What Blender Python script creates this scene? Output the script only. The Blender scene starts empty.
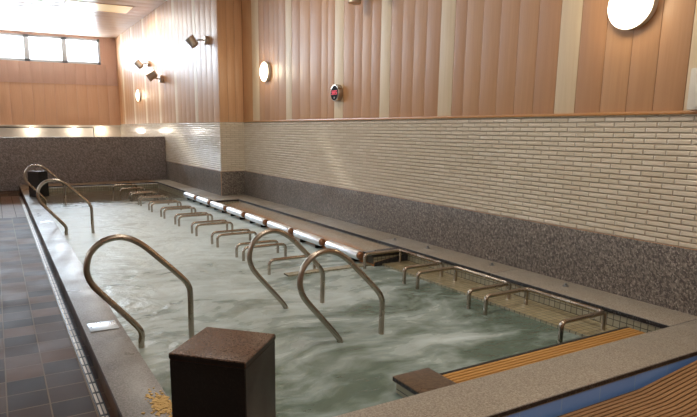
import bpy, bmesh, math, random
from mathutils import Vector, Matrix
random.seed(7)
S = 1.3                      # metres per survey unit; floor lies 1.1 units under the eye
SC = bpy.context.scene
COL = SC.collection
def T(p): return Vector((p[0]*S, p[1]*S, (p[2]+1.1)*S))

# ---------------------------------------------------------------- materials
def srgb(r, g, b):
    f = lambda c: (c/255/12.92) if c/255 <= .04045 else ((c/255+.055)/1.055)**2.4
    return (f(r), f(g), f(b), 1)
class NT:
    def __init__(s, name):
        s.m = bpy.data.materials.new(name); s.m.use_nodes = True
        s.t = s.m.node_tree; s.t.nodes.clear()
        s.out = s.n('ShaderNodeOutputMaterial')
        s.b = s.n('ShaderNodeBsdfPrincipled'); s.l(s.b.outputs[0], s.out.inputs[0])
    def n(s, k, **kw):
        o = s.t.nodes.new(k)
        for a, v in kw.items(): setattr(o, a, v)
        return o
    def l(s, a, b): s.t.links.new(a, b)
    def put(s, sock, v):
        if hasattr(v, 'is_linked') or hasattr(v, 'links'): s.l(v, sock)
        else: sock.default_value = v
    def pos(s): return s.n('ShaderNodeNewGeometry').outputs['Position']
    def obj(s): return s.n('ShaderNodeTexCoord').outputs['Object']
    def mp(s, v, sc=(1, 1, 1), rot=(0, 0, 0), loc=(0, 0, 0)):
        o = s.n('ShaderNodeMapping'); s.l(v, o.inputs[0])
        o.inputs['Scale'].default_value = sc; o.inputs['Rotation'].default_value = rot; o.inputs['Location'].default_value = loc
        return o.outputs[0]
    def swiz(s, v, order):
        a = s.n('ShaderNodeSeparateXYZ'); s.l(v, a.inputs[0]); c = s.n('ShaderNodeCombineXYZ')
        for i, k in enumerate(order):
            if k is not None: s.l(a.outputs[k], c.inputs[i])
        return c.outputs[0]
    def noise(s, v, sc, det=4, rough=.5, dist=0):
        o = s.n('ShaderNodeTexNoise'); s.l(v, o.inputs['Vector'])
        o.inputs['Scale'].default_value = sc; o.inputs['Detail'].default_value = det
        o.inputs['Roughness'].default_value = rough; o.inputs['Distortion'].default_value = dist
        return o.outputs[0]
    def voro(s, v, sc, feat='F1', col=False):
        o = s.n('ShaderNodeTexVoronoi', feature=feat); s.l(v, o.inputs['Vector']); o.inputs['Scale'].default_value = sc
        return o.outputs['Color' if col else 'Distance']
    def ramp(s, f, stops, interp='LINEAR'):
        o = s.n('ShaderNodeValToRGB'); s.l(f, o.inputs[0]); e = o.color_ramp; e.interpolation = interp
        while len(e.elements) < len(stops): e.elements.new(.5)
        for q, (p, c) in zip(e.elements, stops): q.position = p; q.color = c if len(c) == 4 else (*c, 1)
        return o.outputs[0]
    def mix(s, f, a, b, mode='MIX'):
        o = s.n('ShaderNodeMix', data_type='RGBA', blend_type=mode)
        s.put(o.inputs[0], f); s.put(o.inputs[6], a); s.put(o.inputs[7], b); return o.outputs[2]
    def math(s, op, a, b=0.0):
        o = s.n('ShaderNodeMath', operation=op); s.put(o.inputs[0], a); s.put(o.inputs[1], b); return o.outputs[0]
    def brick(s, v, c1, c2, mortar, w, h, ms, off=.5, smooth=.1):
        o = s.n('ShaderNodeTexBrick', offset=off); s.l(v, o.inputs['Vector'])
        for k, x in (('Color1', c1), ('Color2', c2), ('Mortar', mortar), ('Scale', 1.0), ('Mortar Size', ms), ('Mortar Smooth', smooth), ('Bias', 0), ('Brick Width', w), ('Row Height', h)):
            o.inputs[k].default_value = x
        return o
    def bump(s, h, strength=.5, dist=.01, n=None):
        o = s.n('ShaderNodeBump'); s.l(h, o.inputs['Height']); o.inputs['Strength'].default_value = strength; o.inputs['Distance'].default_value = dist
        if n is not None: s.l(n, o.inputs['Normal'])
        s.l(o.outputs[0], s.b.inputs['Normal']); return o.outputs[0]
    def set(s, **kw):
        for k, v in kw.items(): s.put(s.b.inputs[k.replace('_', ' ')], v)
        return s
def g(v): return (v, v, v, 1)

def m_plain(name, col, rough=.5, metal=0, emit=None, es=1, coat=0):
    t = NT(name); v = t.noise(t.obj(), 14, 3)
    dk = tuple(c*.86 for c in col[:3])+(1,)
    t.set(Base_Color=t.mix(v, dk, col), Roughness=rough, Metallic=metal, Coat_Weight=coat)
    if emit: t.set(Emission_Color=emit, Emission_Strength=es)
    return t.m
def m_wood(name, c1, c2, grain, rough=.32, horiz=False, coat=.3, spec=.5):
    """vertical grain; grain = mapping scale over world x,y,z"""
    t = NT(name); p = t.pos()
    n1 = t.noise(t.mp(p, grain), 1.0, 5, .6, .6)
    n2 = t.noise(t.mp(p, tuple(q*.18 for q in grain)), 1.0, 2)
    c = t.mix(t.ramp(n1, [(.35, g(0)), (.7, g(1))]), c1, c2)
    dk = tuple(q*.88 for q in c1[:3])+(1,)
    c = t.mix(t.math('MULTIPLY', n2, .5), c, dk)
    t.set(Base_Color=c, Roughness=rough, Coat_Weight=coat, Coat_Roughness=.25, Specular_IOR_Level=spec if rough != .47 else .85)
    t.bump(n1, .03, .0015)
    return t.m
def m_granite(name, base, light, dark, rough=.3, sc=1.0, order=(0, 1, 2), bump=.05, amt=1):
    t = NT(name); p = t.mp(t.pos(), (sc, sc, sc))
    p2 = t.mp(p, (1, 1, 1), (.5, .6, .4))
    a = t.noise(t.mp(p2, (46, 46, 18)), 1, 3, .75)
    b = t.noise(t.mp(p2, (80, 80, 40)), 1, 2, .6)
    v = t.voro(p, 70, col=True)
    big = t.noise(p, 2.0, 3)
    c = t.mix(t.ramp(a, [(.42, g(0)), (.6, g(1))]), dark, base)
    c = t.mix(t.ramp(b, [(.55, g(0)), (.68, g(.85*amt))]), c, light)
    sp = t.n('ShaderNodeSeparateColor'); t.l(v, sp.inputs[0])
    c = t.mix(t.ramp(sp.outputs[0], [(.78, g(0)), (.82, g(.55*amt))]), c, dark)
    c = t.mix(t.math('MULTIPLY', big, .25), c, dark)
    t.set(Base_Color=c, Roughness=t.ramp(big, [(.3, g(rough*.75)), (.7, g(rough*1.3))]))
    t.bump(b, bump, .002)
    return t.m
def m_walltile(name, order):
    t = NT(name); v = t.swiz(t.pos(), order); v = t.mp(v, loc=(.03, .0105, 0))
    k = t.brick(v, srgb(224, 212, 194), srgb(212, 199, 178), srgb(164, 146, 124), .171, .0403, .0022, .5, .3)
    k2 = t.brick(v, g(1), g(1), g(0), .171, .0403, .010, .5, 1.0)      # pillowed edge of every glazed tile
    n = t.noise(t.pos(), 14, 2)
    c = t.mix(t.math('MULTIPLY', n, .18), k.outputs[0], srgb(190, 170, 140))
    t.set(Base_Color=c, Roughness=t.mix(k.outputs['Fac'], g(.12), g(.7)), Specular_IOR_Level=.8)
    b1 = t.bump(t.noise(t.mp(t.pos(), (6, 6, 22)), 1, 2), .12, .01)
    t.bump(k2.outputs[0], 1.0, .010, b1)
    return t.m
def m_mosaic(name, c1, c2, mortar, size, order, rough=.2):
    t = NT(name); v = t.swiz(t.pos(), order)
    k = t.brick(v, c1, c2, mortar, size, size, .0035, 0, .2)
    n = t.noise(t.pos(), 6, 3)
    t.set(Base_Color=t.mix(t.math('MULTIPLY', n, .35), k.outputs[0], mortar), Roughness=t.mix(k.outputs['Fac'], g(rough), g(.8)))
    t.bump(t.math('SUBTRACT', 1.0, k.outputs['Fac']), .4, .003)
    return t.m
def m_floor():
    t = NT('floor_quarry_tile'); p = t.pos()
    cell = .2002
    v = t.mp(p, loc=(.065, .03, 0))
    k = t.brick(v, g(0), g(1), g(0), cell, cell, .004, 0, .15)
    q = t.n('ShaderNodeVectorMath', operation='FLOOR'); t.l(t.mp(v, (1/cell, 1/cell, 0)), q.inputs[0])
    wn = t.n('ShaderNodeTexWhiteNoise', noise_dimensions='2D'); t.l(q.outputs[0], wn.inputs['Vector'])
    col = t.ramp(wn.outputs['Value'], [(0, srgb(54, 42, 34)), (.3, srgb(78, 58, 45)), (.55, srgb(62, 49, 41)), (.8, srgb(112, 82, 60)), (1, srgb(86, 66, 51))])
    n = t.noise(p, 9, 5, .6)
    col = t.mix(t.math('MULTIPLY', n, .5), col, srgb(34, 28, 26))
    col = t.mix(k.outputs['Fac'], col, srgb(112, 94, 74))
    t.set(Base_Color=col, Roughness=t.ramp(t.noise(p, 3, 4), [(.3, g(.36)), (.7, g(.52))]), Specular_IOR_Level=.04)
    b1 = t.bump(n, .15, .004); t.bump(t.math('SUBTRACT', 1.0, k.outputs['Fac']), .5, .004, b1)
    return t.m
def m_water():
    t = NT('milky_bubbling_water'); p = t.pos()
    w = t.noise(p, 1.1, 3); wv = t.n('ShaderNodeVectorMath', operation='SCALE'); 
    wc = t.n('ShaderNodeTexNoise'); t.l(p, wc.inputs['Vector']); wc.inputs['Scale'].default_value = 1.0; wc.inputs['Detail'].default_value = 3
    t.l(wc.outputs['Color'], wv.inputs[0]); wv.inputs['Scale'].default_value = .7
    ad = t.n('ShaderNodeVectorMath', operation='ADD'); t.l(p, ad.inputs[0]); t.l(wv.outputs[0], ad.inputs[1])
    f1 = t.noise(t.mp(ad.outputs[0], (1.0, 2.2, 1)), 1.25, 4, .55)
    f2 = t.noise(t.mp(ad.outputs[0], (1.0, 1.8, 1)), 4.5, 4, .5)
    # jets stir the middle and the far half of the pool; the near right corner stays calm
    sp = t.n('ShaderNodeSeparateXYZ'); t.l(p, sp.inputs[0])
    far = t.n('ShaderNodeMapRange'); t.l(sp.outputs[1], far.inputs[0])
    far.inputs[1].default_value = 2.5; far.inputs[2].default_value = 7.5; far.inputs[3].default_value = -.07; far.inputs[4].default_value = .24
    edge = t.n('ShaderNodeMapRange'); t.l(sp.outputs[0], edge.inputs[0])
    edge.inputs[1].default_value = 2.2; edge.inputs[2].default_value = 3.4; edge.inputs[3].default_value = 0; edge.inputs[4].default_value = -.10
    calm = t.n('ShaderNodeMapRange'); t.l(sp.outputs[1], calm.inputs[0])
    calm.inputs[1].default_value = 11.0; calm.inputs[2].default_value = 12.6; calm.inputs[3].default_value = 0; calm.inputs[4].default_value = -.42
    s_ = t.math('ADD', calm.outputs[0], t.math('ADD', t.math('ADD', t.math('MULTIPLY', f1, .62), t.math('MULTIPLY', f2, .38)), t.math('ADD', far.outputs[0], edge.outputs[0])))
    for cx, cy, sx, sy, am in ((2.65, 2.92, .80, .24, .34), (2.75, 4.15, .8, .22, .14), (2.3, 5.3, .8, .25, .12)):     # foam streaks where the seat jets shoot out
        gr = t.n('ShaderNodeTexGradient', gradient_type='SPHERICAL')
        sw = t.swiz(t.mp(ad.outputs[0], (1/sx, 1/sy, 0), loc=(-(cx+.35)/sx, -(cy+.35)/sy, 0)), (0, 1, None)); t.l(sw, gr.inputs[0])
        s_ = t.math('ADD', s_, t.math('MULTIPLY', gr.outputs[1], am))
    foam = t.ramp(s_, [(.36, g(0)), (.72, g(1))])
    col = t.mix(foam, srgb(106, 124, 112), srgb(206, 220, 222))
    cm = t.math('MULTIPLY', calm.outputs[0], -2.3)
    col = t.mix(cm, col, srgb(112, 98, 80))  # brown paints the partition's reflection and the shelf under the still far water
    t.set(Base_Color=col, Roughness=t.ramp(foam, [(0, g(.14)), (1, g(.42))]), IOR=1.33, Specular_IOR_Level=.5)
    t.b.inputs['Alpha'].default_value = 1
    t.put(t.b.inputs['Alpha'], t.ramp(s_, [(.30, g(.80)), (.5, g(.98))]))
    hs = t.noise(t.mp(ad.outputs[0], (1, 1.7, 1)), 6, 4, .55)
    b1 = t.bump(hs, .45, .05); t.bump(t.noise(p, 32, 3), .12, .01, b1)
    return t.m
def m_steel(name='brushed_steel', tint=(.62, .56, .48), rough=.2):
    t = NT(name); n = t.noise(t.obj(), 3, 2)
    t.set(Base_Color=t.mix(n, (*tint, 1), tuple(min(1, q*1.25) for q in tint)+(1,)), Metallic=1.0, Roughness=t.ramp(n, [(.3, g(rough*.7)), (.7, g(rough*1.5))]))
    return t.m

M = {}
M['steel'] = m_steel('rail_steel', (.37, .32, .265), .22)
M['roll_steel'] = m_steel('roller_steel', (.74, .76, .79), .36)
M['bronze'] = m_steel('spot_bronze', (.52, .45, .38), .45)
M['chrome'] = m_steel('plate_steel', (.30, .32, .34), .3)
M['copper'] = m_plain('roller_cap', srgb(140, 96, 66), .35, .5)
vg = (38, 38, 1.6); WR = .47
M['wood'] = m_wood('panel_wood', srgb(190, 140, 93), srgb(178, 126, 79), vg, WR, coat=0)
M['wood2'] = m_wood('panel_wood_deep', srgb(186, 135, 89), srgb(174, 122, 76), vg, WR, coat=0)
M['wood3'] = m_wood('panel_wood_light', srgb(194, 145, 98), srgb(182, 131, 85), vg, WR, coat=0)
M['pale'] = m_wood('pale_strip', srgb(220, 196, 160), srgb(210, 184, 146), vg, WR, coat=0)
M['post'] = m_wood('return_wood', srgb(206, 160, 120), srgb(192, 144, 103), vg, WR, coat=0)
M['ceil'] = m_wood('ceiling_board', srgb(226, 205, 186), srgb(212, 188, 166), (1.6, 30, 30), .36, coat=0)
M['backwood'] = m_wood('back_wall_wood', srgb(216, 172, 138), srgb(206, 160, 126), vg, .45, coat=.2)
M['backwood_haze'] = m_wood('hazed_back_wall_wood', srgb(214, 178, 160), srgb(204, 168, 150), vg, .4, coat=.2)  # window haze is put into this pinker tone of the upper boards
M['molding'] = m_wood('molding_wood', srgb(196, 140, 76), srgb(176, 118, 60), (40, 1.6, 40), .3)
M['tileYZ'] = m_walltile('glazed_tile_side', (1, 2, None))
M['tileXZ'] = m_walltile('glazed_tile_front', (0, 2, None))
M['granite'] = m_granite('wall_granite', srgb(140, 129, 118), srgb(188, 178, 166), srgb(76, 68, 63), .38, 1.05)
M['part_granite'] = m_granite('partition_granite', srgb(162, 152, 148), srgb(196, 188, 184), srgb(116, 106, 104), .34, .7)
M['coping'] = m_granite('coping_granite', srgb(180, 171, 156), srgb(208, 200, 186), srgb(130, 120, 108), .42, 2.6, bump=.12, amt=.7)
M['coping_left'] = m_granite('left_coping_granite', srgb(146, 142, 138), srgb(182, 178, 172), srgb(104, 99, 96), .36, 2.6, bump=.08, amt=.6)
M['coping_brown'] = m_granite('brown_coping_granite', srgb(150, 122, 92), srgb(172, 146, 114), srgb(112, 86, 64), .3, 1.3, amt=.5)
M['coping_side'] = m_plain('rough_coping_side', srgb(128, 122, 120), .85)
M['coping_side'].node_tree.nodes['Principled BSDF'].inputs['Specular IOR Level'].default_value = .1
M['edge'] = m_granite('rough_black_edge', srgb(42, 40, 42), srgb(92, 90, 92), srgb(18, 17, 18), .55, 1.0, bump=.5)
M['pedestal'] = m_granite('black_granite', srgb(26, 23, 22), srgb(54, 48, 44), srgb(15, 13, 12), .36, 2.5, amt=.7)
M['pedtop'] = m_granite('polished_brown_granite', srgb(114, 90, 74), srgb(136, 114, 98), srgb(76, 58, 50), .2, 3.2, amt=.3, bump=0)
M['slab'] = m_granite('brown_slab', srgb(112, 92, 74), srgb(136, 116, 96), srgb(78, 62, 50), .25, 1.2, amt=.4)
M['mosaicXY'] = m_mosaic('bench_mosaic', srgb(188, 176, 142), srgb(170, 158, 124), srgb(104, 96, 74), .052, (0, 1, None))
M['mosaicYZ'] = m_mosaic('wall_mosaic_side', srgb(176, 170, 148), srgb(160, 154, 130), srgb(80, 74, 62), .052, (1, 2, None))
M['mosaicXZ'] = m_mosaic('wall_mosaic_front', srgb(176, 170, 148), srgb(160, 154, 130), srgb(80, 74, 62), .052, (0, 2, None))
M['floor'] = m_floor()
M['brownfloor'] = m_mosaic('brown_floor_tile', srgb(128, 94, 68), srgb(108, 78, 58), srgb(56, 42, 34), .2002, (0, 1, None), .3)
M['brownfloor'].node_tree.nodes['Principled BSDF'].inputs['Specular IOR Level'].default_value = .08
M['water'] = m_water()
M['blue'] = m_mosaic('blue_tile', srgb(118, 166, 244), srgb(110, 156, 236), srgb(150, 186, 236), .30, (0, 2, None), .4)
M['white'] = m_plain('white_plastic', srgb(222, 214, 200), .4)
M['frame'] = m_plain('window_aluminium', srgb(214, 224, 232), .45, 0)  # aluminium tone lifted to carry the windows' pale blue haze
M['dark'] = m_plain('dark_plastic', srgb(24, 20, 20), .7)
M['dark'].node_tree.nodes['Principled BSDF'].inputs['Specular IOR Level'].default_value = .15
M['grille'] = m_plain('drain_grille_dark', srgb(52, 48, 48), .3, .4)
M['teak'] = m_wood('teak_slat', srgb(200, 150, 84), srgb(176, 126, 64), (3, 40, 40), .5, coat=0)
M['mat'] = m_wood('brown_mat_slat', srgb(166, 126, 86), srgb(150, 110, 72), (3, 30, 30), .6, coat=0)
M['matgap'] = m_plain('mat_gap', srgb(52, 34, 24), .8)
M['glass_lamp'] = m_plain('lit_opal_glass', srgb(255, 246, 226), .3, 0, (1, .86, .66, 1), 7)
M['vanity'] = m_plain('lit_small_lamp', srgb(255, 250, 240), .3, 0, (1, .93, .82, 1), 14)
M['ceil_glow'] = m_plain('glowing_ceiling_panel', srgb(255, 236, 190), .3, 0, (1, .84, .50, 1), .42)
M['lens'] = m_plain('spot_lens', srgb(240, 225, 190), .3, 0, (1, .9, .7, 1), 1.2)
M['red'] = m_plain('red_digits', srgb(200, 20, 40), .5, 0, (1, .05, .09, 1), .85)
M['darkred'] = m_plain('dark_red_screen', srgb(50, 4, 10), .6)
M['debris'] = m_plain('ochre_mineral_crust', srgb(212, 176, 112), .9)
M['plain_wall'] = m_plain('pale_plaster', srgb(206, 190, 172), .6)
def m_bench():
    t = NT('rust_stained_bench_tile'); p = t.pos()
    k = t.brick(t.swiz(p, (1, 0, None)), srgb(182, 168, 148), srgb(170, 156, 136), srgb(124, 106, 88), .03, .03, .002, 0, .2)
    sp = t.n('ShaderNodeSeparateXYZ'); t.l(p, sp.inputs[0])
    rust = t.math('ADD', t.math('MULTIPLY', t.noise(t.mp(p, (6, 1.2, 3)), 1, 4), .9), t.math('MULTIPLY', t.math('SUBTRACT', 3.72, sp.outputs[0]), 1.9))
    t.set(Base_Color=t.mix(t.ramp(rust, [(.45, g(0)), (.95, g(.8))]), k.outputs[0], srgb(206, 128, 66)), Roughness=.25)
    t.bump(t.math('SUBTRACT', 1.0, k.outputs['Fac']), .3, .002)
    return t.m
M['bench'] = m_bench()
def m_glass():
    t = NT('window_glass'); t.set(Base_Color=g(1), Roughness=.0, Alpha=.12, Transmission_Weight=0, IOR=1.45); return t.m
M['glass'] = m_glass()
def m_mirror():
    t = NT('mirror_glass'); n = t.noise(t.pos(), 3); t.set(Base_Color=t.mix(n, srgb(206, 196, 182), srgb(220, 212, 200)), Metallic=.0, Roughness=.18, Specular_IOR_Level=.8); return t.m
M['mirror'] = m_mirror()

# ---------------------------------------------------------------- mesh builder (survey units in, metres out)
class MB:
    def __init__(s): s.bm = bmesh.new(); s.mats = []
    def mi(s, m):
        if m not in s.mats: s.mats.append(m)
        return s.mats.index(m)
    def face(s, vs, m, smooth=False):
        try: f = s.bm.faces.new(vs)
        except ValueError: return
        f.material_index = s.mi(m); f.smooth = smooth
    def v(s, p): return s.bm.verts.new(T(p))
    def box(s, x0, x1, y0, y1, z0, z1, m, bev=0, top=None, side=None):
        c = [s.v((x, y, z)) for z in (z0, z1) for y in (y0, y1) for x in (x0, x1)]
        fs = []
        for q, mm in (((0, 2, 3, 1), m), ((4, 5, 7, 6), top or m), ((0, 1, 5, 4), side or m), ((2, 6, 7, 3), side or m), ((0, 4, 6, 2), side or m), ((1, 3, 7, 5), side or m)):
            f = s.bm.faces.new([c[i] for i in q]); f.material_index = s.mi(mm); fs.append(f)
        if bev:
            es = {e for f in fs for e in f.edges}
            bmesh.ops.bevel(s.bm, geom=list(es), offset=bev*S, segments=2, affect='EDGES', profile=.6, clamp_overlap=True)
        return s
    def poly_prism(s, pts, z0, z1, m, side=None, bev=0):
        lo = [s.v((x, y, z0)) for x, y in pts]; hi = [s.v((x, y, z1)) for x, y in pts]
        n = len(pts); fs = []
        f = s.bm.faces.new(hi); f.material_index = s.mi(m); fs.append(f)
        f = s.bm.faces.new(lo[::-1]); f.material_index = s.mi(side or m); fs.append(f)
        for i in range(n):
            f = s.bm.faces.new([lo[i], lo[(i+1) % n], hi[(i+1) % n], hi[i]]); f.material_index = s.mi(side or m); fs.append(f)
        if bev:
            es = {e for f in fs for e in f.edges}
            bmesh.ops.bevel(s.bm, geom=list(es), offset=bev*S, segments=2, affect='EDGES', clamp_overlap=True)
        return s
    def tube(s, pts, r, m, seg=14, cap=True):
        P = [T(p) for p in pts]; r = r*S; n = len(P)
        tan = [(P[min(i+1, n-1)]-P[max(i-1, 0)]).normalized() for i in range(n)]
        u = tan[0].orthogonal().normalized(); rings = []
        for i in range(n):
            u = (u - tan[i]*u.dot(tan[i])).normalized(); w = tan[i].cross(u)
            rings.append([s.bm.verts.new(P[i]+(u*math.cos(a)+w*math.sin(a))*r) for a in [2*math.pi*k/seg for k in range(seg)]])
        for i in range(n-1):
            for k in range(seg): s.face([rings[i][k], rings[i][(k+1) % seg], rings[i+1][(k+1) % seg], rings[i+1][k]], m, True)
        if cap: s.face(rings[0][::-1], m); s.face(rings[-1], m)
        return s
    def lathe(s, o, ax, prof, m, seg=28):
        """prof: (distance along axis, radius) in units, closed with caps"""
        o = T(o); ax = Vector(ax).normalized(); u = ax.orthogonal().normalized(); w = ax.cross(u); rings = []
        for d, r in prof:
            c = o+ax*d*S
            rings.append([s.bm.verts.new(c+(u*math.cos(a)+w*math.sin(a))*r*S) for a in [2*math.pi*k/seg for k in range(seg)]])
        for i in range(len(rings)-1):
            for k in range(seg): s.face([rings[i][k], rings[i][(k+1) % seg], rings[i+1][(k+1) % seg], rings[i+1][k]], m, True)
        s.face(rings[0][::-1], m); s.face(rings[-1], m)
        return s
    def build(s, name, parent=None, origin=None):
        bmesh.ops.recalc_face_normals(s.bm, faces=s.bm.faces[:])
        if origin is None:
            if parent is not None: base = Vector((0, 0, 0))
            else:
                vs = [v.co for v in s.bm.verts]
                base = Vector(((min(v.x for v in vs)+max(v.x for v in vs))/2, (min(v.y for v in vs)+max(v.y for v in vs))/2, min(v.z for v in vs)))
        else: base = T(origin)
        off = base.copy(); q = parent
        while q is not None: off += q.location; q = q.parent
        for v in s.bm.verts: v.co -= off
        me = bpy.data.meshes.new(name); s.bm.to_mesh(me); s.bm.free()
        for m in s.mats: me.materials.append(M[m])
        try: me.set_sharp_from_angle(angle=math.radians(40))
        except Exception: pass
        o = bpy.data.objects.new(name, me); COL.objects.link(o); o.location = base
        if parent is not None: o.parent = parent
        return o
def tag(o, label, cat, group=None, kind=None):
    o['label'] = label; o['category'] = cat
    if group: o['group'] = group
    if kind: o['kind'] = kind
    return o
def thing(name, loc, label, cat, group=None):
    o = bpy.data.objects.new(name, None); COL.objects.link(o); o.location = T(loc); o.empty_display_size = .1
    return tag(o, label, cat, group)
def struct(mb, name):
    o = mb.build(name); o['kind'] = 'structure'; return o
def dup(root, loc, label):
    r = root.copy(); COL.objects.link(r); r.location = T(loc); r['label'] = label
    for ch in list(root.children):
        c = ch.copy(); COL.objects.link(c); c.parent = r
        for gch in ch.children:
            d = gch.copy(); COL.objects.link(d); d.parent = c
    return r
def fillet(pts, r, n=6):
    P = [Vector(p) for p in pts]; out = [P[0]]
    for i in range(1, len(P)-1):
        a = (P[i-1]-P[i]); b = (P[i+1]-P[i]); rr = min(r, a.length*.49, b.length*.49)
        p0 = P[i]+a.normalized()*rr; p1 = P[i]+b.normalized()*rr
        for k in range(n+1):
            t = k/n; out.append(p0*(1-t)**2+P[i]*2*t*(1-t)+p1*t*t)
    out.append(P[-1]); return out
def smooth_path(pts, n=6):
    P = [Vector(p) for p in pts]; out = []
    for i in range(len(P)-1):
        a = P[max(i-1, 0)]; b = P[i]; c = P[i+1]; d = P[min(i+2, len(P)-1)]
        for k in range(n):
            t = k/n
            out.append(.5*((2*b)+(c-a)*t+(2*a-5*b+4*c-d)*t*t+(3*b-a-3*c+d)*t**3))
    out.append(P[-1]); return out

# ---------------------------------------------------------------- dimensions
XR, XF, YS, YB, ZC = 3.285, 2.91, 8.30, 16.07, 2.22      # right wall, far right wall, return face, back wall, ceiling
XL, YN = -5.0, -3.5
FL = -1.1
GT, TT = -.64, .08                                        # granite top, tile top
WL = -1.118                                               # water line
LO, LI = .31, .49; RI, RI2 = 2.98, 2.61; NO, NI = 1.38, 1.64; FE = 11.0; JY = 7.77; PF = 11.5

# ---------------------------------------------------------------- setting
b = MB()                                                  # floor with the pool opening left out
for x0, x1, y0, y1 in ((XL, LO+.06, YN, 8.05), (LO+.06, XR, YN, NO+.06), (XL, LO+.06, 10.6, YB), (LO+.06, XF, PF+.05, YB)):
    b.box(x0, x1, y0, y1, FL-.1, FL, 'floor')
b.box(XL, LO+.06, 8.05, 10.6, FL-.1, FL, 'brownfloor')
struct(b, 'floor')
def planks(b, ys, axis, fixed, z0, z1, mats, th=.012):
    for i in range(len(ys)-1):
        lo, hi = sorted((ys[i], ys[i+1])); gp = .0012
        m = mats(i)
        if axis == 'Y': b.box(fixed, fixed+.03, lo+gp, hi-gp, z0, z1, m, .0022)
        else: b.box(lo+gp, hi-gp, fixed, fixed+.03, z0, z1, m, .0022)
# right wall
ys = [8.3, 7.945, 7.69, 7.52, 7.348, 7.2, 7.06, 6.849, 6.676, 6.455, 6.195, 5.927, 5.78, 5.633, 5.442, 5.242, 5.089, 4.924, 4.768, 4.603, 4.43, 4.26, 4.09, 3.912, 3.738, 3.609, 3.431, 3.254, 3.08, 2.908, 2.73, 2.569, 2.389, 2.217, 2.055, 1.884, 1.70]
pale_at = {7.945, 6.849, 5.633, 4.768, 3.912, 2.73, 1.884}
y = 1.70; k = 0
while y > YN:
    y -= .172; k += 1; ys.append(y)
    if k % 6 == 5: pale_at.add(y)
b = MB()
tones = ['wood', 'wood2', 'wood', 'wood3', 'wood', 'wood2', 'wood3']
planks(b, ys, 'Y', XR, TT+.016, ZC, lambda i: 'pale' if ys[i] in pale_at else tones[(i*5) % 7])
b.box(XR+.004, XR+.12, YN, YS, TT, ZC, 'matgap')
b.box(XR, XR+.12, YN, YS, GT, TT, 'tileYZ')
b.box(XR-.012, XR+.12, YN, YS, FL-.02, GT, 'granite', .003)
struct(b, 'wall_right')
b = MB(); b.box(XR-.014, XR+.01, YN, YS, TT, TT+.018, 'molding', .004); struct(b, 'trim_1')
# return facing the camera, then the far right wall
b = MB()
planks(b, [XF, XF+.135, XF+.255, XR], 'X', YS, TT, ZC, lambda i: 'post')
b.box(XF+.004, XR+.12, YS+.004, YS+.12, TT, ZC, 'matgap')
b.box(XF+.001, XR+.12, YS, YS+.12, GT, TT, 'tileXZ')
b.box(XF-.006, XR, YS-.008, YS+.12, FL-.02, GT, 'granite', .003)
struct(b, 'wall_return')
b = MB()
yf = [YS]; 
while yf[-1] < YB-.05: yf.append(min(YB, yf[-1]+(.255 if len(yf) % 5 else .16)))
planks(b, yf, 'Y', XF, TT, ZC, lambda i: 'pale' if (i+1) % 5 == 0 else tones[(i*3) % 7])
b.box(XF+.004, XF+.12, YS+.12, YB, TT, ZC, 'matgap')
b.box(XF, XF+.12, YS+.12, YB, GT, TT, 'tileYZ'); b.box(XF-.0005, XF+.1, YS+.0005, YS+.13, GT, TT, 'tileYZ')
b.box(XF-.008, XF+.12, YS-.004, YB, FL-.02, GT, 'granite', .003)
struct(b, 'wall_far_right')
# back wall with window opening
WX0, WX1, WZ0, WZ1 = -4.15, 2.53, 1.55, 2.17
b = MB()
xb = [XF]
while xb[-1] > XL: xb.append(xb[-1]-.25)
planks(b, xb, 'X', YB, 1.06, WZ0, lambda i: 'backwood_haze')
planks(b, xb, 'X', YB, .05, 1.05, lambda i: 'backwood')
b.box(WX1, XF+.1, YB, YB+.2, WZ0, ZC, 'backwood_haze'); b.box(XL, WX0, YB, YB+.2, WZ0, ZC, 'backwood_haze')
b.box(WX0, WX1, YB, YB+.2, WZ1, ZC, 'backwood_haze')
b.box(XL, XF+.1, YB+.01, YB+.2, -.02, WZ0, 'backwood')
b.box(XL, XF, YB, YB+.2, FL-.05, .05, 'plain_wall')
struct(b, 'wall_back')
b = MB(); b.box(XL, XF, YB-.012, YB+.02, 1.048, 1.066, 'backwood_haze', .004); struct(b, 'trim_2')
n = 0
xs = 2.53
while xs > WX0+.3:
    n += 1; x1 = xs; x0 = xs-.835
    f = MB(); t_ = .06
    f.box(x0, x1, YB+.03, YB+.12, WZ0, WZ0+t_, 'frame', .004); f.box(x0, x1, YB+.03, YB+.12, WZ1-t_, WZ1, 'frame', .004)
    f.box(x0, x0+t_, YB+.03, YB+.12, WZ0, WZ1, 'frame', .004); f.box(x1-t_, x1, YB+.03, YB+.12, WZ0, WZ1, 'frame', .004)
    w = f.build('window_%d' % n); w['kind'] = 'structure'
    p_ = MB(); p_.box(x0+t_, x1-t_, YB+.07, YB+.078, WZ0+t_, WZ1-t_, 'glass'); p_.build('pane', w)
    xs -= .835
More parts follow.
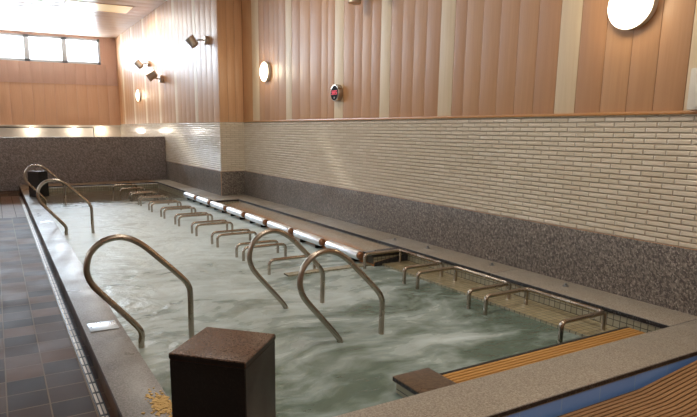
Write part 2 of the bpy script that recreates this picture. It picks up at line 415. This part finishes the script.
# left and near walls (out of the frame), with unseen left windows added to let daylight in
b = MB()
for y0, y1, z0, z1 in ((YN, YB, FL-.1, .9), (YN, YB, 2.0, ZC), (YN, 1.0, .9, 2.0), (3.6, 5.0, .9, 2.0), (7.6, 9.0, .9, 2.0), (11.6, YB, .9, 2.0)):
    b.box(XL-.15, XL, y0, y1, z0, z1, 'backwood')
struct(b, 'wall_left')
for i, (y0, y1) in enumerate(((1.0, 3.6), (5.0, 7.6), (9.0, 11.6))):
    f = MB(); t_ = .05
    f.box(XL-.1, XL-.02, y0, y1, .9, .9+t_, 'frame'); f.box(XL-.1, XL-.02, y0, y1, 2.0-t_, 2.0, 'frame')
    for yy in (y0, (y0+y1)/2-t_/2, y1-t_): f.box(XL-.1, XL-.02, yy, yy+t_, .9, 2.0, 'frame')
    w = f.build('window_%d' % (n+1+i)); w['kind'] = 'structure'
    p_ = MB(); p_.box(XL-.07, XL-.062, y0+t_, y1-t_, .9+t_, 2.0-t_, 'glass'); p_.build('pane', w)
b = MB(); b.box(XL-.15, XR+.12, YN-.12, YN, FL-.1, ZC, 'backwood'); struct(b, 'wall_near')
b = MB()
yc = YN
while yc < YB+.2:
    b.box(XL-.15, XR+.15, yc+.0015, yc+.33, ZC, ZC+.05, 'ceil', .002); yc += .33
b.box(XL-.15, XR+.15, YN-.15, YB+.25, ZC+.02, ZC+.1, 'ceil')
struct(b, 'ceiling')
# partition
b = MB(); b.box(XL, XF-.008, PF, PF+.1, FL, -.176, 'part_granite', .004)
struct(b, 'wall_partition')

# pool basin, coping
b = MB()
b.box(LI-.05, RI+.05, NI-.05, FE+.05, -1.75, -1.7, 'mosaicXY')
b.box(LI-.05, LI+.0, NI-.05, FE, -1.7, -1.03, 'mosaicYZ'); b.box(RI+.006, RI+.06, NI-.05, JY, -1.7, -1.026, 'mosaicYZ')
b.box(LI, RI+.006, NI-.05, NI+.0, -1.7, -1.03, 'mosaicXZ'); b.box(LI, RI2+.05, FE, FE+.05, -1.7, -1.03, 'mosaicXZ')
b.box(RI2+.006, RI2+.06, JY, FE, -1.7, -1.026, 'mosaicYZ'); b.box(RI2+.06, RI+.006, JY, JY+.05, -1.7, -1.026, 'mosaicXZ')
struct(b, 'pool_basin')
b = MB()
CT = -1.0; CB = -1.024
b.box(LO, LI, NO, 9.75, CB, CT, 'coping_left', .003, side='coping_side')
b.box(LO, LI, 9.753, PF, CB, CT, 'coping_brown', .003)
b.box(LI+.001, XR-.012, NO, NI, CB, CT, 'coping', .004, side='edge')
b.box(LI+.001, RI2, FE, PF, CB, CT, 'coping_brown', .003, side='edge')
yj = [NI+.001, 2.9, 4.3, 5.7, 7.0, YS-.01]
for i in range(5): b.box(RI, XR-.012, yj[i], yj[i+1]-.0015, CB-.004, CT, 'coping', .003, side='edge')
b.box(RI2, RI-.0015, JY, YS-.01, CB-.004, CT, 'coping', .003, side='edge')
yj = [YS-.0085, 9.6, PF]
for i in range(2): b.box(RI2, XF-.01, yj[i], yj[i+1]-.0015, CB-.004, CT, 'coping', .003, side='edge')
struct(b, 'pool_coping')
b = MB()                                                  # low walls under the coping, outside the pool
b.box(LO+.004, LI-.05, NO+.01, PF, FL, CB, 'floor')
struct(b, 'trim_3')
b = MB(); b.box(LO+.012, XR-.012, NO+.008, NI-.05, FL, CB, 'blue'); struct(b, 'trim_4')
b = MB(); b.box(RI+.06, XR-.012, NI, YS, FL, CB-.004, 'granite'); b.box(RI2+.06, XF-.01, JY+.05, PF, FL, CB-.004, 'granite'); struct(b, 'trim_5')

# seat benches inside the pool
b = MB(); b.box(2.725, RI+.006, NI+.0, 3.9, -1.7, -1.102, 'mosaicYZ', top='mosaicXY')
b.box(1.88, 2.72, 3.90, 3.98, -1.7, -1.108, 'mosaicXZ', top='mosaicXY')
struct(b, 'jet_seat_bench')
b = MB()                                                  # sloping back rest behind the rollers
for x0, x1, y0, y1 in ((2.645, RI+.006, 3.86, JY),):
    v = [b.v(p) for p in ((x0, y0, -1.7), (x1, y0, -1.7), (x1, y1, -1.7), (x0, y1, -1.7), (x0, y0, -1.085), (x1, y0, -1.035), (x1, y1, -1.035), (x0, y1, -1.085))]
    for q, mm in (((4, 5, 6, 7), 'bench'), ((0, 1, 5, 4), 'edge'), ((1, 2, 6, 5), 'bench'), ((2, 3, 7, 6), 'bench'), ((3, 0, 4, 7), 'bench'), ((3, 2, 1, 0), 'bench')):
        b.face([v[i] for i in q], mm)
struct(b, 'massage_bench')

# ---------------------------------------------------------------- water
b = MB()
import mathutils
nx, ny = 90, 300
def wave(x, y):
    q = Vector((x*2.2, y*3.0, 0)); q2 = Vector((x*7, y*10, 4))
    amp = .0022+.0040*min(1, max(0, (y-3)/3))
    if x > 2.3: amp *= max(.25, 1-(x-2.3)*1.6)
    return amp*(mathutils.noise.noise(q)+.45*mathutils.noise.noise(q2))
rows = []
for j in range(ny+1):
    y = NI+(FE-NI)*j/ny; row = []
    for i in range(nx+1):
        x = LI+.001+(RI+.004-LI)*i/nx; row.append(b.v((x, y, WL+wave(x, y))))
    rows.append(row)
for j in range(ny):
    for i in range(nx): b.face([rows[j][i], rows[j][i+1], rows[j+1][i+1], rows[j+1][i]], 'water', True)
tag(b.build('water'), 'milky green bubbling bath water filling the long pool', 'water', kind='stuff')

# ---------------------------------------------------------------- looped entry handrails
def handrail(dx, dz, y, label):
    t = thing('looped_handrail', (.7+dx, y, -1.7), label, 'handrail', 'looped steel handrails in the pool')
    P = [(.572, -1.7), (.572, -1.15), (.574, -1.085), (.578, -1.05), (.560, -1.005), (.464, -.888), (.375, -.782), (.345, -.73), (.336, -.672), (.358, -.598), (.42, -.545), (.508, -.533), (.594, -.572), (.69, -.662), (.80, -.775), (.832, -.822), (.84, -.87), (.838, -1.0), (.838, -1.7)]
    z = lambda q: q if q < -1.2 else q+dz
    pts = []
    for i, (x, q) in enumerate(P): pts.append((x+dx, y, z(q)))
    core = smooth_path(pts[1:-1], 7)
    m = MB().tube([Vector(pts[0])]+core+[Vector(pts[-1])], .0155, 'steel', 16); m.build('rail_tube', t)
    for xx in (.572+dx, .838+dx):
        MB().lathe((xx, y, -1.7), (0, 0, 1), [(0, .04), (.006, .04), (.012, .02)], 'steel', 20).build('floor_flange', t)
    return t
handrail(0, 0, 2.94, 'large looped steel handrail rising beside the left coping, just beyond the steel plate')
handrail(.945, -.085, 2.52, 'looped steel handrail standing in mid pool, the nearer one of the middle pair')
handrail(.945, -.085, 3.19, 'looped steel handrail standing in mid pool, the farther one of the middle pair')
handrail(0, 0, 6.54, 'looped steel handrail at the left coping halfway down the pool')
handrail(-.01, 0, 9.15, 'smallest farthest looped handrail in front of the distant black pedestal')

# pedestals, turned 45 degrees
def pedestal(cx, cy, r, zt, label):
    t = thing('stone_pedestal', (cx, cy, -1.0), label, 'pedestal', 'black stone pedestals on the coping')
    d = [(cx-r, cy), (cx, cy-r), (cx+r, cy), (cx, cy+r)]
    MB().poly_prism([(cx+(x-cx)*.985, cy+(y-cy)*.985) for x, y in d], -1.0, zt-.018, 'pedestal', bev=.002).build('body', t)
    o = MB().poly_prism(d, zt-.018, zt, 'pedtop', side='pedestal', bev=.0025).build('top_slab', t); o['label'] = 'polished brown top slab'
pedestal(.521, 1.50, .160, -.60, 'big square black granite pedestal in the foreground with polished brown top')
pedestal(.505, 9.42, .135, -.63, 'small distant black pedestal on the left coping near the granite partition')

# ---------------------------------------------------------------- massage bench: bars and rollers
Y0, DY = 4.02, .667
words = ['first', 'second', 'third', 'fourth', 'fifth', 'sixth', 'seventh', 'eighth', 'ninth', 'tenth', 'eleventh']
t = thing('armrest_bar', (1.975, Y0, -1.3), 'single low steel armrest bar nearest the camera, behind the middle looped handrails', 'armrest bar', 'low steel armrest bars in the massage bath')
pts = fillet([(1.775, Y0, -1.3), (1.775, Y0, -1.005), (2.172, Y0, -1.005), (2.172, Y0, -1.3)], .045)
MB().tube(pts, .0125, 'steel', 12).build('bar_tube', t)
for xx in (1.775, 2.172): MB().lathe((xx, Y0, -1.3), (0, 0, 1), [(0, .03), (.006, .03), (.01, .016)], 'steel', 14).build('foot_flange', t)
for k in range(1, 11):
    if k < 9:
        dup(t, (1.975, Y0+DY*k-.130, -1.3), 'low steel armrest bar, nearer bar of the %s pair counted from the camera' % words[k-1])
        dup(t, (1.975, Y0+DY*k+.032, -1.3), 'low steel armrest bar, farther bar of the %s pair counted from the camera' % words[k-1])
    else:
        dup(t, (1.955, Y0+DY*k+.0, -1.3), 'single pale armrest bar in the still water by the partition, %s of the two' % ('nearer' if k == 9 else 'farther'))
rl = None
for k in range(8):
    xx = 2.592; ya = 3.985+.655*k; zz = -1.045
    lab = 'steel headrest roller on the pool edge bench, %s from the camera' % words[k]
    if rl is None:
        rl = thing('headrest_roller', (xx, ya, zz-.05), lab, 'headrest', 'steel headrest rollers along the massage bench')
        MB().lathe((xx, ya+.01, zz), (0, 1, 0), [(0, .032), (.008, .039), (.02, .042), (.515, .042), (.53, .038), (.535, .03)], 'roll_steel', 24).build('roller_tube', rl)
        o = MB().lathe((xx, ya-.022, zz), (0, 1, 0), [(0, .012), (.006, .028), (.02, .034), (.034, .034)], 'copper', 20).build('end_cap', rl); o['label'] = 'brown rounded end cap'
        for q in (.1, .42): MB().box(xx-.01, xx+.05, ya+q, ya+q+.03, zz-.085, zz-.035, 'dark', .004).build('support', rl)
    else: dup(rl, (xx, ya, zz-.05), lab)

# jet seat rails
for i, (ya, yb) in enumerate(((3.835, 3.31), (3.155, 2.64), (2.495, 1.95))):
    lab = 'U-shaped steel seat rail on the tiled bench, ' + ['farthest of three beside the massage bench end', 'middle one of three', 'nearest of three beside the teak step'][i]
    t = thing('seat_rail', (2.7, (ya+yb)/2, -1.3), lab, 'seat rail', 'steel rails around the jet seats')
    path = fillet([(2.535, ya, -1.3), (2.535, ya, -1.0), (2.885, ya, -1.0), (2.885, yb, -1.0), (2.535, yb, -1.0), (2.535, yb, -1.3)], .03, 5)
    MB().tube(path, .0135, 'steel', 14).build('rail_tube', t)
    for yy in (ya, yb): MB().tube([(2.885, yy, -1.102), (2.885, yy, -1.004)], .0125, 'steel', 12).build('back_post', t)

# slatted teak step and stone lid at the near end
t = thing('teak_step', (2.26, 1.735, -1.2), 'orange teak slatted step inside the pool along the near coping', 'step')
b = MB(); b.box(1.602, 2.925, NI+.004, 1.835, -1.085, -1.068, 'edge'); b.box(1.602, 2.925, 1.822, 1.838, -1.09, -1.052, 'edge', .002)
b.build('frame', t)
b = MB()
for i in range(8):
    y = NI+.008+i*.0225; b.box(1.606, 2.92, y, y+.0165, -1.068, -1.053, 'teak', .0025)
b.build('slats', t)
b = MB(); b.box(1.70, 1.74, NI+.02, 1.8, -1.7, -1.085, 'slab'); b.build('support', t); b = MB(); b.box(2.80, 2.84, NI+.02, 1.8, -1.7, -1.085, 'slab'); b.build('support', t)
t = thing('stone_block', (1.51, 1.77, -1.7), 'small brown stone block with dark edges at the left end of the teak step', 'stone block')
MB().box(1.42, 1.598, NI+.001, 1.885, -1.7, -1.065, 'mosaicXZ').build('base', t)
MB().box(1.405, 1.60, NI+.001, 1.895, -1.065, -1.042, 'slab', .004, side='edge').build('lid', t)
t = thing('bench_end_slab', (2.78, 3.93, -1.06), 'dark edged stone lid closing the near end of the massage bench', 'stone slab')
MB().box(2.62, 2.975, 3.856, 4.0, -1.04, -1.012, 'slab', .003, side='edge').build('slab', t)
MB().box(2.64, 2.97, 3.866, 3.98, -1.10, -1.04, 'mosaicXZ').build('plinth', t)

# studs on the right coping
for i, (x, y) in enumerate(((3.12, 4.23), (3.15, 3.80), (3.17, 3.08), (3.16, 2.425))):
    t = thing('jet_button', (x, y, -1.0), 'small steel button on the right coping, %s of four from the camera' % words[3-i], 'button', 'steel buttons along the right coping')
    MB().lathe((x, y, -1.0), (0, 0, 1), [(0, .02), (.004, .02), (.006, .012)], 'chrome', 18).build('flange', t)
    MB().lathe((x, y, -.994), (0, 0, 1), [(0, .009), (.011, .009), (.014, .005)], 'chrome', 14).build('push_knob', t)
# inspection plates on the left coping
for (x0, x1, y0, y1, lab) in ((.334, .470, 2.945, 3.085, 'square steel cover plate on the left coping beside the large looped handrail'), (.345, .463, 6.74, 6.885, 'small distant steel cover plate on the left coping beside the second looped handrail')):
    t = thing('cover_plate', ((x0+x1)/2, (y0+y1)/2, -1.0), lab, 'plate', 'steel cover plates on the left coping')
    MB().box(x0, x1, y0, y1, -1.0, -.996, 'chrome', .001).build('plate', t)
    for q in (x0+.012, x1-.012):
        MB().lathe((q, (y0+y1)/2, -.996), (0, 0, 1), [(0, .004), (.0015, .003)], 'grille', 10).build('screw', t)
# ochre crust on the left coping
b = MB()
for k in range(220):
    a = random.random(); x = .455+random.gauss(0, .022); y = 2.02+random.gauss(0, .05)
    if not (.33 < x < .487): continue
    r = random.uniform(.002, .010); pts = [(x+r*math.cos(q)*random.uniform(.6, 1.3), y+r*math.sin(q)*random.uniform(.6, 1.3)) for q in [2*math.pi*j/7 for j in range(7)]]
    b.poly_prism(pts, -1.0, -1.0+random.uniform(.001, .004), 'debris')
tag(b.build('mineral_crust'), 'ochre mineral crust crumbling on the left coping beside the foreground pedestal', 'debris', kind='stuff')
# drain channel
t = thing('drain_channel', (.285, 5, FL), 'narrow dark drain grille along the left coping', 'drain')
b = MB(); b.box(.262, .298, 1.2, 10.4, FL, FL+.002, 'grille'); b.build('channel', t)
b = MB()
y = 1.25
while y < 10.3: b.box(.268, .277, y, y+.09, FL+.002, FL+.0035, 'bronze'); b.box(.283, .292, y, y+.09, FL+.002, FL+.0035, 'bronze'); y += .11
b.build('grille_bars', t)
# brown slatted floor mat near the right
t = thing('slatted_mat', (2.2, .9, FL), 'brown slatted bath mat on the floor in front of the blue pool side', 'mat')
def mh(x): return FL+.006+max(0, x-2.29)*.115
b = MB(); c = MB()
xs_ = [1.1, 1.7, 2.2, 2.29, 2.38, 2.6, 2.9, 3.26]
y = .45
def strip(mb, y0, y1, lo, hi, m):
    a = [[mb.v((x, yy, mh(x)+q)) for (yy, q) in ((y0, lo), (y0, hi), (y1, hi), (y1, lo))] for x in xs_]
    for i in range(len(xs_)-1):
        for k in range(4): mb.face([a[i][k], a[i][(k+1) % 4], a[i+1][(k+1) % 4], a[i+1][k]], m)
    mb.face(a[0], m); mb.face(a[-1][::-1], m)
while y < 1.36: strip(b, y, y+.0135, 0, .009, 'mat'); y += .0205
strip(c, .45, 1.372, -.006, .001, 'matgap')
b.build('slats', t); c.build('backing', t)

# ---------------------------------------------------------------- wall fittings
def wall_lamp(x, y, z, r, label):
    t = thing('wall_lamp', (x, y, z), label, 'lamp', 'round opal wall lamps')
    MB().lathe((x, y, z), (-1, 0, 0), [(0, r*.97), (.03, r), (.044, r), (.046, r*.9)], 'white', 36).build('base_ring', t)
    MB().lathe((x-.044, y, z), (-1, 0, 0), [(0, r*.97), (.006, r*.97), (.016, r*.88), (.024, r*.7), (.030, r*.45), (.033, r*.2), (.034, .002)], 'glass_lamp', 40).build('glass_dome', t)
    l = bpy.data.lights.new('lamp_light', 'POINT'); l.energy = 10; l.color = (1, .86, .6); l.shadow_soft_size = .12
    o = bpy.data.objects.new('lamp_light', l); COL.objects.link(o); o.parent = t; o.location = Vector((-.12*S, 0, 0))
wall_lamp(XR, 2.222, .70, .141, 'big round opal wall lamp glowing at the top right of the wood wall')
wall_lamp(XR, 7.42, .735, .128, 'round opal wall lamp on the wood wall beside the protruding corner')
wall_lamp(XF, 13.52, .69, .125, 'farthest round opal wall lamp on the far right wall under the spotlights')

# temperature display
xd, yd, zd = XR, 5.53, .368
t = thing('temperature_display', (xd, yd, zd), 'round wall thermometer with red digits on the wood wall', 'display')
MB().lathe((xd, yd, zd), (-1, 0, 0), [(0, .088), (.05, .088), (.058, .084), (.0585, .078)], 'steel', 40).build('case', t)
dial = MB().lathe((xd-.0585, yd, zd), (-1, 0, 0), [(0, .077), (.0015, .077)], 'dark', 40).build('dial_face', t)
MB().box(xd-.0615, xd-.0602, yd-.066, yd+.066, zd-.022, zd+.030, 'darkred').build('screen', t)
b = MB(); SEG = {'3': 'abcdg', '8': 'abcdefg', '5': 'acdfg'}
def seg(b, ch, cy):    # screen right = -y
    w, h, s_ = .013, .018, .0024
    x0, x1 = xd-.0632, xd-.0615
    R = dict(a=(-w, w, h-s_, h+s_), g=(-w, w, -s_, s_), d=(-w, w, -h-s_, -h+s_), f=(-w-s_, -w+s_, 0, h), b=(w-s_, w+s_, 0, h), e=(-w-s_, -w+s_, -h, 0), c=(w-s_, w+s_, -h, 0))
    for k in SEG[ch]:
        u0, u1, v0, v1 = R[k]; b.box(x0, x1, cy-u1, cy-u0, zd+.004+v0, zd+.004+v1, 'red')
seg(b, '3', yd+.042); seg(b, '8', yd); seg(b, '5', yd-.044)
b.box(xd-.0632, xd-.0615, yd-.025, yd-.021, zd-.018, zd-.013, 'red')
o = b.build('digits', t); o['label'] = 'glowing red digits'
MB().box(xd-.0625, xd-.060, yd-.004, yd+.004, zd-.058, zd-.040, 'white').build('printed_mark', t)

# spotlights on the far right wall
def spotlight(x, y, z, hd, sc, label, lensdir):
    t = thing('spotlight', (x, y, z), label, 'spotlight', 'bronze spotlights on the wood wall')
    MB().lathe((x, y, z), (-1, 0, 0), [(0, .062*sc), (.05*sc, .062*sc), (.06*sc, .052*sc)], 'bronze', 26).build('wall_base', t)
    h = Vector((x, y, z))+Vector(hd)*sc
    MB().tube(fillet([(x-.05*sc, y, z), (x-.13*sc, y, z+.004), tuple(h)], .04), .013*sc, 'bronze', 10).build('arm', t)
    d = Vector(lensdir).normalized()
    o = h-d*.075*sc
    hh = MB().lathe(tuple(o), d, [(0, .045*sc), (.012*sc, .062*sc), (.13*sc, .068*sc), (.15*sc, .074*sc), (.151*sc, .066*sc), (.135*sc, .062*sc)], 'bronze', 26).build('head', t)
    l = MB().lathe(tuple(o+d*.138*sc), d, [(0, .06*sc), (.004*sc, .058*sc)], 'lens', 24).build('lens', hh)
spotlight(XF, 8.72, 1.27, (-.21, .09, -.025), 1.0, 'bronze spotlight nearest the protruding corner on the far right wall', (-.55, .2, .75))
spotlight(XF, 12.45, 1.27, (-.21, .07, -.02), .95, 'smallest bronze spotlight, farthest along the far right wall', (-.5, .3, .6))
spotlight(XF, 11.45, .905, (-.17, .0, .05), 1.2, 'chunky bronze spotlight just above the farthest round wall lamp', (-.75, .3, -.5))
t = thing('spotlight', (XR, 4.86, 1.34), 'twin headed spotlight cut off by the top edge above the thermometer', 'spotlight', 'bronze spotlights on the wood wall')
MB().lathe((XR, 4.86, 1.34), (-1, 0, 0), [(0, .06), (.05, .06), (.06, .05)], 'bronze', 24).build('wall_base', t)
for q in (-.2, .2):
    MB().tube([(XR-.05, 4.86, 1.34), (XR-.09, 4.86+q*.6, 1.34), (XR-.1, 4.86+q, 1.28)], .011, 'bronze', 10).build('arm', t)
    MB().lathe((XR-.1, 4.86+q, 1.32), (-.1, 0, -1), [(0, .04), (.01, .055), (.12, .06), (.135, .064)], 'bronze', 24).build('head', t)
# white control box at the right edge
t = thing('control_box', (XR, 1.72, .10), 'white plastic control box on the tile ledge at the right edge of the wood wall', 'control box')
MB().box(XR-.045, XR, 1.60, 1.842, .10, .315, 'white', .008).build('case', t)
MB().box(XR-.052, XR-.045, 1.62, 1.80, .115, .265, 'white', .004).build('cover', t)
MB().box(XR-.047, XR-.044, 1.64, 1.80, .28, .288, 'dark').build('slot', t)
MB().box(XR-.03, XR-.0, 1.66, 1.80, .315, .345, 'dark', .004).build('cable_box', t)

b = MB(); b.box(XL, XF, YB-.14, YB, .022, .046, 'white', .004); struct(b, 'trim_6')
# back wall: mirror strip with three small lamps
t = thing('mirror_strip', (0, YB, -.24), 'long low mirror strip with dark frame behind the granite partition', 'mirror')
MB().box(-4.4, 2.24, YB-.02, YB, -.40, -.02, 'mirror').build('mirror_glass', t)
b = MB(); b.box(-4.4, 2.25, YB-.026, YB, -.02, -.008, 'dark'); b.box(2.238, 2.25, YB-.026, YB, -.40, -.02, 'dark'); b.build('frame', t)
for i, x in enumerate((.82, 1.78, 2.42)):
    lab = 'small bright white lamp on the back wall above the partition, ' + ['leftmost', 'middle one', 'rightmost'][i] + ' of three'
    t = thing('vanity_lamp', (x, YB-.02, -.09), lab, 'lamp', 'small lamps above the washing counter')
    q = YB if i == 2 else YB-.0205
    MB().lathe((x, q, -.09), (0, -1, 0), [(0, .05), (.032-(YB-q), .05)], 'white', 24).build('lamp_base', t)
    MB().lathe((x, YB-.032, -.09), (0, -1, 0), [(0, .075), (.03, .072), (.055, .05), (.065, .01)], 'vanity', 24).build('glass_dome', t)
    l = bpy.data.lights.new('lamp_light', 'POINT'); l.energy = 7; l.color = (1, .92, .8); l.shadow_soft_size = .08
    o = bpy.data.objects.new('lamp_light', l); COL.objects.link(o); o.parent = t; o.location = Vector((0, -.17*S, 0))
# ceiling panels; the four out of view are added fill lights
def ceiling_panel(x0, x1, y0, y1, label, mat='ceil_glow', e=0, col=(1, .93, .82)):
    t = thing('ceiling_panel', ((x0+x1)/2, (y0+y1)/2, ZC), label, 'ceiling light', 'flat ceiling lights')
    b = MB(); f = .03
    b.box(x0-f, x1+f, y0-f, y0, ZC-.007, ZC, 'ceil', .002); b.box(x0-f, x1+f, y1, y1+f, ZC-.007, ZC, 'ceil', .002)
    b.box(x0-f, x0, y0, y1, ZC-.007, ZC, 'ceil', .002); b.box(x1, x1+f, y0, y1, ZC-.007, ZC, 'ceil', .002); b.build('frame', t)
    MB().box(x0, x1, y0, y1, ZC-.004, ZC, mat).build('diffuser', t)
    if e:
        l = bpy.data.lights.new('ceiling_fill', 'AREA'); l.shape = 'RECTANGLE'; l.size = (x1-x0)*S; l.size_y = (y1-y0)*S; l.energy = e; l.color = col
        o = bpy.data.objects.new('ceiling_fill', l); COL.objects.link(o); o.parent = t; o.location = Vector((0, 0, -.03*S))
ceiling_panel(1.35, 2.5, 11.8, 12.5, 'warm yellow glowing panel set in the pale board ceiling', e=90)  # glowing panel; its area lamp is added to brighten the far end
ceiling_panel(.9, 2.1, 1.6, 2.2, 'unseen fill light added over the near end of the pool', e=48)
ceiling_panel(.9, 2.1, 5.4, 6.0, 'unseen fill light added over the middle of the pool', e=62)
ceiling_panel(.9, 2.1, -1.6, -1.0, 'unseen fill light added behind the near end of the pool', e=90)
ceiling_panel(-2.6, -1.4, -1.6, -1.0, 'unseen fill light added over the left floor behind the near end', e=20)

# ---------------------------------------------------------------- daylight
w = bpy.data.worlds.new('World'); SC.world = w; w.use_nodes = True
bg = w.node_tree.nodes['Background']; bg.inputs[0].default_value = (.86, .94, 1, 1); bg.inputs[1].default_value = 6
def day(loc, rot, sx, sy, e, col=(.86, .93, 1)):
    l = bpy.data.lights.new('daylight', 'AREA'); l.shape = 'RECTANGLE'; l.size = sx*S; l.size_y = sy*S; l.energy = e; l.color = col
    o = bpy.data.objects.new('daylight', l); COL.objects.link(o); o.location = T(loc); o.rotation_euler = rot; return o
day(((WX0+WX1)/2, YB+.35, (WZ0+WZ1)/2), (-math.pi/2, 0, 0), WX1-WX0, WZ1-WZ0, 1150, (.72, .86, 1))
for y in (2.3, 6.3, 10.3): day((XL-.3, y, 1.45), (0, -math.pi/2, 0), 1.1, 2.6, 22)  # added daylight behind the unseen left windows

# ---------------------------------------------------------------- camera
yaw, pit, rol = 5.01544942e-01, 1.90233480e-01, 3.35282958e-03
A = Matrix(((math.cos(yaw), -math.sin(yaw), 0), (math.sin(yaw), math.cos(yaw), 0), (0, 0, 1)))
B = Matrix(((1, 0, 0), (0, 0, -1), (0, 1, 0)))
P_ = Matrix(((1, 0, 0), (0, math.cos(pit), -math.sin(pit)), (0, math.sin(pit), math.cos(pit))))
Q = Matrix(((math.cos(rol), -math.sin(rol), 0), (math.sin(rol), math.cos(rol), 0), (0, 0, 1)))
R = Q @ P_ @ B @ A
cam = bpy.data.cameras.new('camera'); co = bpy.data.objects.new('camera', cam); COL.objects.link(co)
rt, up, bk = Vector(R[0]), -Vector(R[1]), -Vector(R[2])
mt = Matrix((rt, up, bk)).transposed().to_4x4(); mt.translation = T((0, 0, 0)); co.matrix_world = mt
cam.sensor_width = 36; cam.lens = 582*36/697; cam.shift_x = 30.6/697; cam.shift_y = 31.5/697; cam.clip_start = .02
SC.camera = co
vs = SC.view_settings; vs.view_transform = 'Standard'; vs.look = 'None'; vs.gamma = 1; vs.use_curve_mapping = False; vs.exposure = 0
